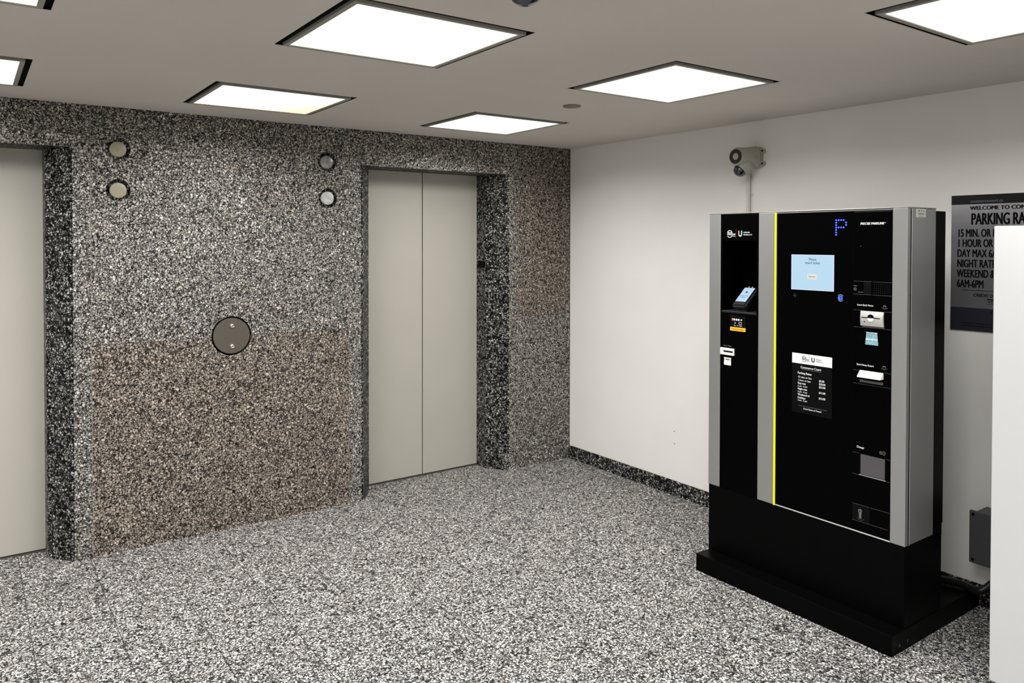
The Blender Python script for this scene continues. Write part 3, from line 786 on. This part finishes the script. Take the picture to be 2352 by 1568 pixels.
bm = B(); text(bm, 'PRECISE PARKLINK', (XC - .0006, -2.6875, 1.7010), NX, .0138, 'LEFT', .88, .2, weight=.0006); text(bm, 'TM', (XC - .0006, -2.7900, 1.7060), NX, .005, 'LEFT')
text(bm, 'Insert Bank Notes', (XC - .0006, -2.6765, 1.3640), NX, .0108, 'LEFT', .88, weight=.0001)
text(bm, 'Bank Notes Return', (XC - .0006, -2.6765, 1.1150), NX, .0108, 'LEFT', .88, weight=.0001)
text(bm, 'Change', (XC - .0006, -2.679, .7690), NX, .0125, 'LEFT', .88, weight=.0001)
obj('lettering', bm, M['ink'], col)
bm = B()   # small pictograms
for zc in (1.3650, 1.1185):
    yc = -2.7945
    for a in ((yc - .0055, yc + .0055, zc + .0035, zc + .0065), (yc - .0055, yc - .0045, zc - .007, zc + .004), (yc + .0045, yc + .0055, zc - .007, zc + .004), (yc - .0055, yc + .0055, zc - .008, zc - .007),
              (yc - .0115, yc - .0095, zc - .0055, zc - .003), (yc + .0095, yc + .0115, zc - .0055, zc - .003)):
        box(bm, XC - .0005, XC + .0001, *a)
for y, r in ((-2.7835, .0062), (-2.7960, .0075)):
    ring(bm, (XC, y, .7690), (-1, 0, 0), r - .0012, r, .0005, 20); box(bm, XC - .0005, XC, y - .0008, y + .0008, .7665, .7715)
obj('symbol', bm, M['inkg'], col)
# coin slot and keypad of dots
bm = B()
ring(bm, (XC, -2.667, 1.4325), (-1, 0, 0), .0048, .0062, .0005, 20); cyl(bm, (XC, -2.667, 1.4325), (-1, 0, 0), .0018, .0005, 10)
ring(bm, (XC, -2.7205, 1.4455), (-1, 0, 0), .0075, .0092, .0005, 20, -.6 * PI, .6 * PI); box(bm, XC - .0005, XC, -2.7215, -2.7190, 1.441, 1.450); box(bm, XC - .0005, XC, -2.7145, -2.7128, 1.437, 1.454)
text(bm, 'Coins', (XC - .0006, -2.6605, 1.4440), NX, .0075, 'LEFT', .85)
text(bm, 'no tokens', (XC - .0006, -2.7100, 1.4250), NX, .0060, 'LEFT', .9); text(bm, 'coins only', (XC - .0006, -2.680, 1.4190), NX, .0060, 'LEFT', .9)
obj('symbol', bm, M['inkg'], col)
bm = B(); box(bm, XC - .0012, XC + .001, -2.7370, -2.7045, 1.4135, 1.4640, bev=.0006); obj('coin_slot', bm, M['label'], col)
bm = B(); box(bm, XC - .0008, XC + .001, -2.8225, -2.7440, 1.4130, 1.4640); spk = obj('speaker', bm, M['kglass'], K)
bm = B()
for i in range(8):
    for j in range(5): cyl(bm, (XC - .0008, -2.7500 - i * .0090, 1.4560 - j * .0085), (-1, 0, 0), .0014, .0003, 6)
obj('speaker_hole', bm, mat('dim_hole', sr(36, 36, 38), .6), spk)
# bank note reader: bulged silver mouth
def bulged(bm, y0, y1, z0, z1, depth, side, n=10):
    """a block whose face bulges outward vertically and whose sides bow inward"""
    Rr = []
    for i in range(n + 1):
        t = i / n; z = z0 + (z1 - z0) * t; b = math.sin(PI * t); d = depth * (.45 + .55 * b); sdy = side * b
        Rr.append([bm.verts.new(v) for v in ((XC, y0 + sdy, z), (XC - d * .8, y0 + sdy, z), (XC - d, y0 + sdy + .003, z), (XC - d, y1 - sdy - .003, z), (XC - d * .8, y1 - sdy, z), (XC, y1 - sdy, z))])
    for a, b in zip(Rr, Rr[1:]):
        for k in range(5): bm.faces.new((a[k], a[k + 1], b[k + 1], b[k]))
    bm.faces.new(Rr[0]); bm.faces.new(Rr[-1][::-1]); bmesh.ops.recalc_face_normals(bm, faces=bm.faces[:])
    return bm
rd = obj('bank_note_reader', bulged(B(), -2.7925, -2.6940, 1.2825, 1.3440, .012, .0015), mat('satin_silver', sr(196, 195, 192), .4, metal=.25), K, smooth=True)
bm = B(); box(bm, XC - .0128, XC - .009, -2.7815, -2.7020, 1.3160, 1.3195); ring(bm, (XC - .0118, -2.7420, 1.3185), (-1, 0, 0), .0001, .0135, .0012, 20, 0, PI)
obj('slot', bm, M['blk'], rd)
bm = B(); ring(bm, (XC - .0118, -2.7420, 1.3165), (-1, 0, 0), .0001, .0135, .0016, 20, PI, 2 * PI); obj('slot_lip', bm, M['plast'], rd)
bm = B(); cyl(bm, (XC - .0105, -2.7150, 1.3010), (-1, 0, 0), .0022, .0010, 12); obj('sensor', bm, M['blk'], rd)
bm = B(); box(bm, XC - .010, XC, -2.797, -2.705, 1.2775, 1.2800); obj('lower_lip', bm, M['jbox'], rd)
# bank note picture
bm = B(); yzprism(bm, [(-2.7180, 1.2560), (-2.7640, 1.2560), (-2.7665, 1.2300), (-2.7155, 1.2300)], XC - .0006, XC); pic = obj('bank_note_picture', bm, M['bill'], K)
bm = B(); yzprism(bm, [(-2.7155, 1.2290), (-2.7665, 1.2290), (-2.7690, 1.2050), (-2.7130, 1.2050)], XC - .0006, XC)
obj('lower_note', bm, M['bill'], pic)
bm = B(); box(bm, XC - .0008, XC, -2.7650, -2.7170, 1.2545, 1.2575); box(bm, XC - .0009, XC, -2.7660, -2.7150, 1.2250, 1.2310); obj('note_band', bm, M['bill2'], pic)
# bank note return: white lid over grey flap
bm = B(); a = [(XC - .006, 1.096), (XC - .028, 1.072), (XC - .028, 1.0695), (XC, 1.0695), (XC, 1.096)]
for (y_, s_) in ((-2.6920, 0), (-2.7920, 1)): pass
va = [bm.verts.new((x, -2.6930, z)) for x, z in a]; vb = [bm.verts.new((x, -2.7925, z)) for x, z in a]
for i in range(5): bm.faces.new((va[i], va[(i + 1) % 5], vb[(i + 1) % 5], vb[i]))
bm.faces.new(va[::-1]); bm.faces.new(vb); bmesh.ops.recalc_face_normals(bm, faces=bm.faces[:])
bmesh.ops.bevel(bm, geom=bm.edges[:], offset=.001, segments=2, affect='EDGES')
ry = obj('note_return_tray', bm, M['plast'], K)
bm = B(); box(bm, XC - .006, XC, -2.7920, -2.6930, 1.0465, 1.0575, bev=.001); obj('flap', bm, M['jbox'], ry)
# change return: recessed smoked pocket
bm = B(); box(bm, XC - .0006, XC + .0002, -2.802, -2.696, .662, .7455); ch = obj('change_pocket', bm, mat('smoked_flap', sr(78, 75, 78), .35), K)
bm = B(); box(bm, XC - .0012, XC, -2.6975, -2.6945, .6575, .7475); box(bm, XC - .0012, XC, -2.8045, -2.8015, .6575, .7475); obj('pocket_side', bm, M['blk'], ch)
bm = B(); box(bm, XC - .005, XC, -2.8060, -2.6920, .6565, .6600, bev=.0008); obj('pocket_lip', bm, M['inkg'], ch)
# lock
bm = B(); box(bm, XC - .0006, XC, -2.738, -2.663, .463, .530); lk = obj('lock', bm, M['label'], K)
bm = B(); cyl(bm, (XC, -2.6985, .506), (-1, 0, 0), .0085, .005, 20, bev=.001); box(bm, XC - .004, XC, -2.7045, -2.6930, .474, .500, bev=.002); obj('key_cylinder', bm, M['steel'], lk, smooth=True)
bm = B(); cyl(bm, (XC - .0051, -2.6985, .506), (-1, 0, 0), .003, .0004, 12); obj('keyhole', bm, M['blk'], lk)
bm = B(); ring(bm, (XC - .0005, -2.6985, .488), (-1, 0, 0), .0195, .0212, .0004, 16, 1.2 * PI, 1.8 * PI); obj('symbol', bm, M['inkd'], lk)
bm = B(); cyl(bm, (XC, -2.6895, 1.612), (-1, 0, 0), .0016, .0006, 8); obj('indicator', bm, M['inkg'], col)
# sticker on the machine's side
bm = B(); box(bm, -.6055, -.5290, KY0 - .0006, KY0, 1.7290, 1.7635, bev=.0); sk = obj('inspection_sticker', bm, mat('grey_foil_label', sr(178, 179, 170), .5), K)
bm = B(); text(bm, 'CE', (-.590, KY0 - .0008, 1.7520), NY, .010, 'LEFT', weight=.0005); text(bm, '!', (-.567, KY0 - .0008, 1.7520), NY, .010, 'LEFT', weight=.001); text(bm, 'UL', (-.553, KY0 - .0008, 1.7520), NY, .009, 'LEFT')
for z, a, b_ in ((1.7465, -.588, -.548), (1.7435, -.594, -.541), (1.7410, -.594, -.541), (1.7335, -.585, -.550)): box(bm, a, b_, KY0 - .0009, KY0 - .0005, z - .0007, z + .0004)
obj('lettering', bm, M['jbox'], sk)

# ---------------------------------------------------------------- rate sign on the wall
SY = -2.745; SW = .86
S = thing('parking_rate_sign', 'grey metal parking rates sign with black top band, half hidden behind white cabinet', 'sign', (0, SY - SW / 2, 1.535))
bm = B(); box(bm, -.006, 0, SY - SW, SY, 1.229, 1.842); sp_ = obj('sign_plate', bm, M['sign'], S)
bm = B(); box(bm, -.0068, -.006, SY - SW, SY, 1.800, 1.842); obj('top_band', bm, M['signb'], S)
bm = B(); box(bm, -.0066, -.006, SY - SW, SY, 1.229, 1.333); obj('footer_band', bm, M['signd'], S)
bm = B(); xs0 = -.0072
text(bm, 'commercecourt.ca', (xs0, -2.826, 1.8075), NX, .0185, 'LEFT', .95); obj('web_lettering', bm, M['inkg'], S)
bm = B()
text(bm, 'WELCOME TO COMMERCE COURT', (xs0, -2.826, 1.7745), NX, .0245, 'LEFT', 1.0, weight=.0009)
text(bm, 'PARKING RATES', (xs0, -2.830, 1.7085), NX, .0740, 'LEFT', .51, weight=.0016)
for s, z in (('15 MIN. OR LESS', 1.6540), ('1 HOUR OR LESS', 1.6080), ('DAY MAX 6AM-6PM', 1.5625), ('NIGHT RATE', 1.5165), ('WEEKEND & HOLIDAY', 1.4710), ('6AM-6PM', 1.4245)):
    text(bm, s, (xs0, -2.772, z), NX, .0500, 'LEFT', .56, weight=.0010)
text(bm, 'CREDIT OR DEBIT', (xs0, -2.843, 1.385), NX, .0185, 'LEFT', 1.0, weight=.0004)
text(bm, 'VISA', (xs0, -2.904, 1.358), NX, .018, 'LEFT', 1.0)
text(bm, 'COURT', (xs0, -2.915, 1.310), NX, .022, 'LEFT', 1.0)
box(bm, xs0, -.006, SY - SW + .03, -2.792, 1.4115, 1.4130); box(bm, xs0, -.006, -2.96, -2.900, 1.3725, 1.3765)
box(bm, xs0, -.006, -2.96, -2.900, 1.3525, 1.3535)
for z in (1.262, 1.250): box(bm, xs0, -.0064, SY - SW + .05, -2.790, z, z + .002)
obj('lettering', bm, M['inkk'], S)

# ---------------------------------------------------------------- junction box and its hose
J = thing('junction_box', 'dark grey junction box with screws low on the wall right of machine', 'junction box', (0, -2.99, .34))
bm = B(); box(bm, -.108, 0, -3.085, -2.905, .245, .450, bev=.004); obj('box_body', bm, M['jbox'], J)
bm = B(); box(bm, -.122, -.108, -3.105, -2.885, .224, .455, bev=.006, seg=3); jc = obj('cover', bm, M['jbox'], J)
bm = B()
for y in (-2.902, -3.088):
    for z in (.439, .241): obj('screw', cyl(B(), (-.122, y, z), (-1, 0, 0), .0065, .0015, 16), M['chrome'], jc)
bm = B(); tube(bm, [(-.07, -3.03, .242), (-.072, -3.02, .20), (-.075, -2.97, .150), (-.08, -2.91, .092), (-.10, -2.84, .106), (-.14, -2.74, .104), (-.25, -2.66, .104), (-.352, -2.60, .116)], .0175, 14, rib=.16, riblen=.009)
tag(obj('cable_hose', bm, M['hose'], smooth=False), 'black ribbed cable hose curving from the junction box to the machine', 'hose')

# ---------------------------------------------------------------- white cabinet in the right foreground
CX, CY, CZ = -.72, -3.2175, 1.687
W = thing('cabinet', 'tall cabinet with plain white front cut by the right edge of the photo', 'cabinet', (-.5, CY - .35, 0))
bm = B(); box(bm, CX + .016, -.03, CY - .72, CY - .001, .05, CZ - .004, bev=.003, seg=2); obj('body', bm, M['kdark'], W)
bm = B(); box(bm, CX, CX + .014, CY - .718, CY - .0015, .055, CZ, bev=.004, seg=3); obj('white_front', bm, M['cabinet'], W)
bm = B(); box(bm, CX + .03, -.05, CY - .70, CY - .02, 0, .051); obj('base', bm, M['blk'], W)
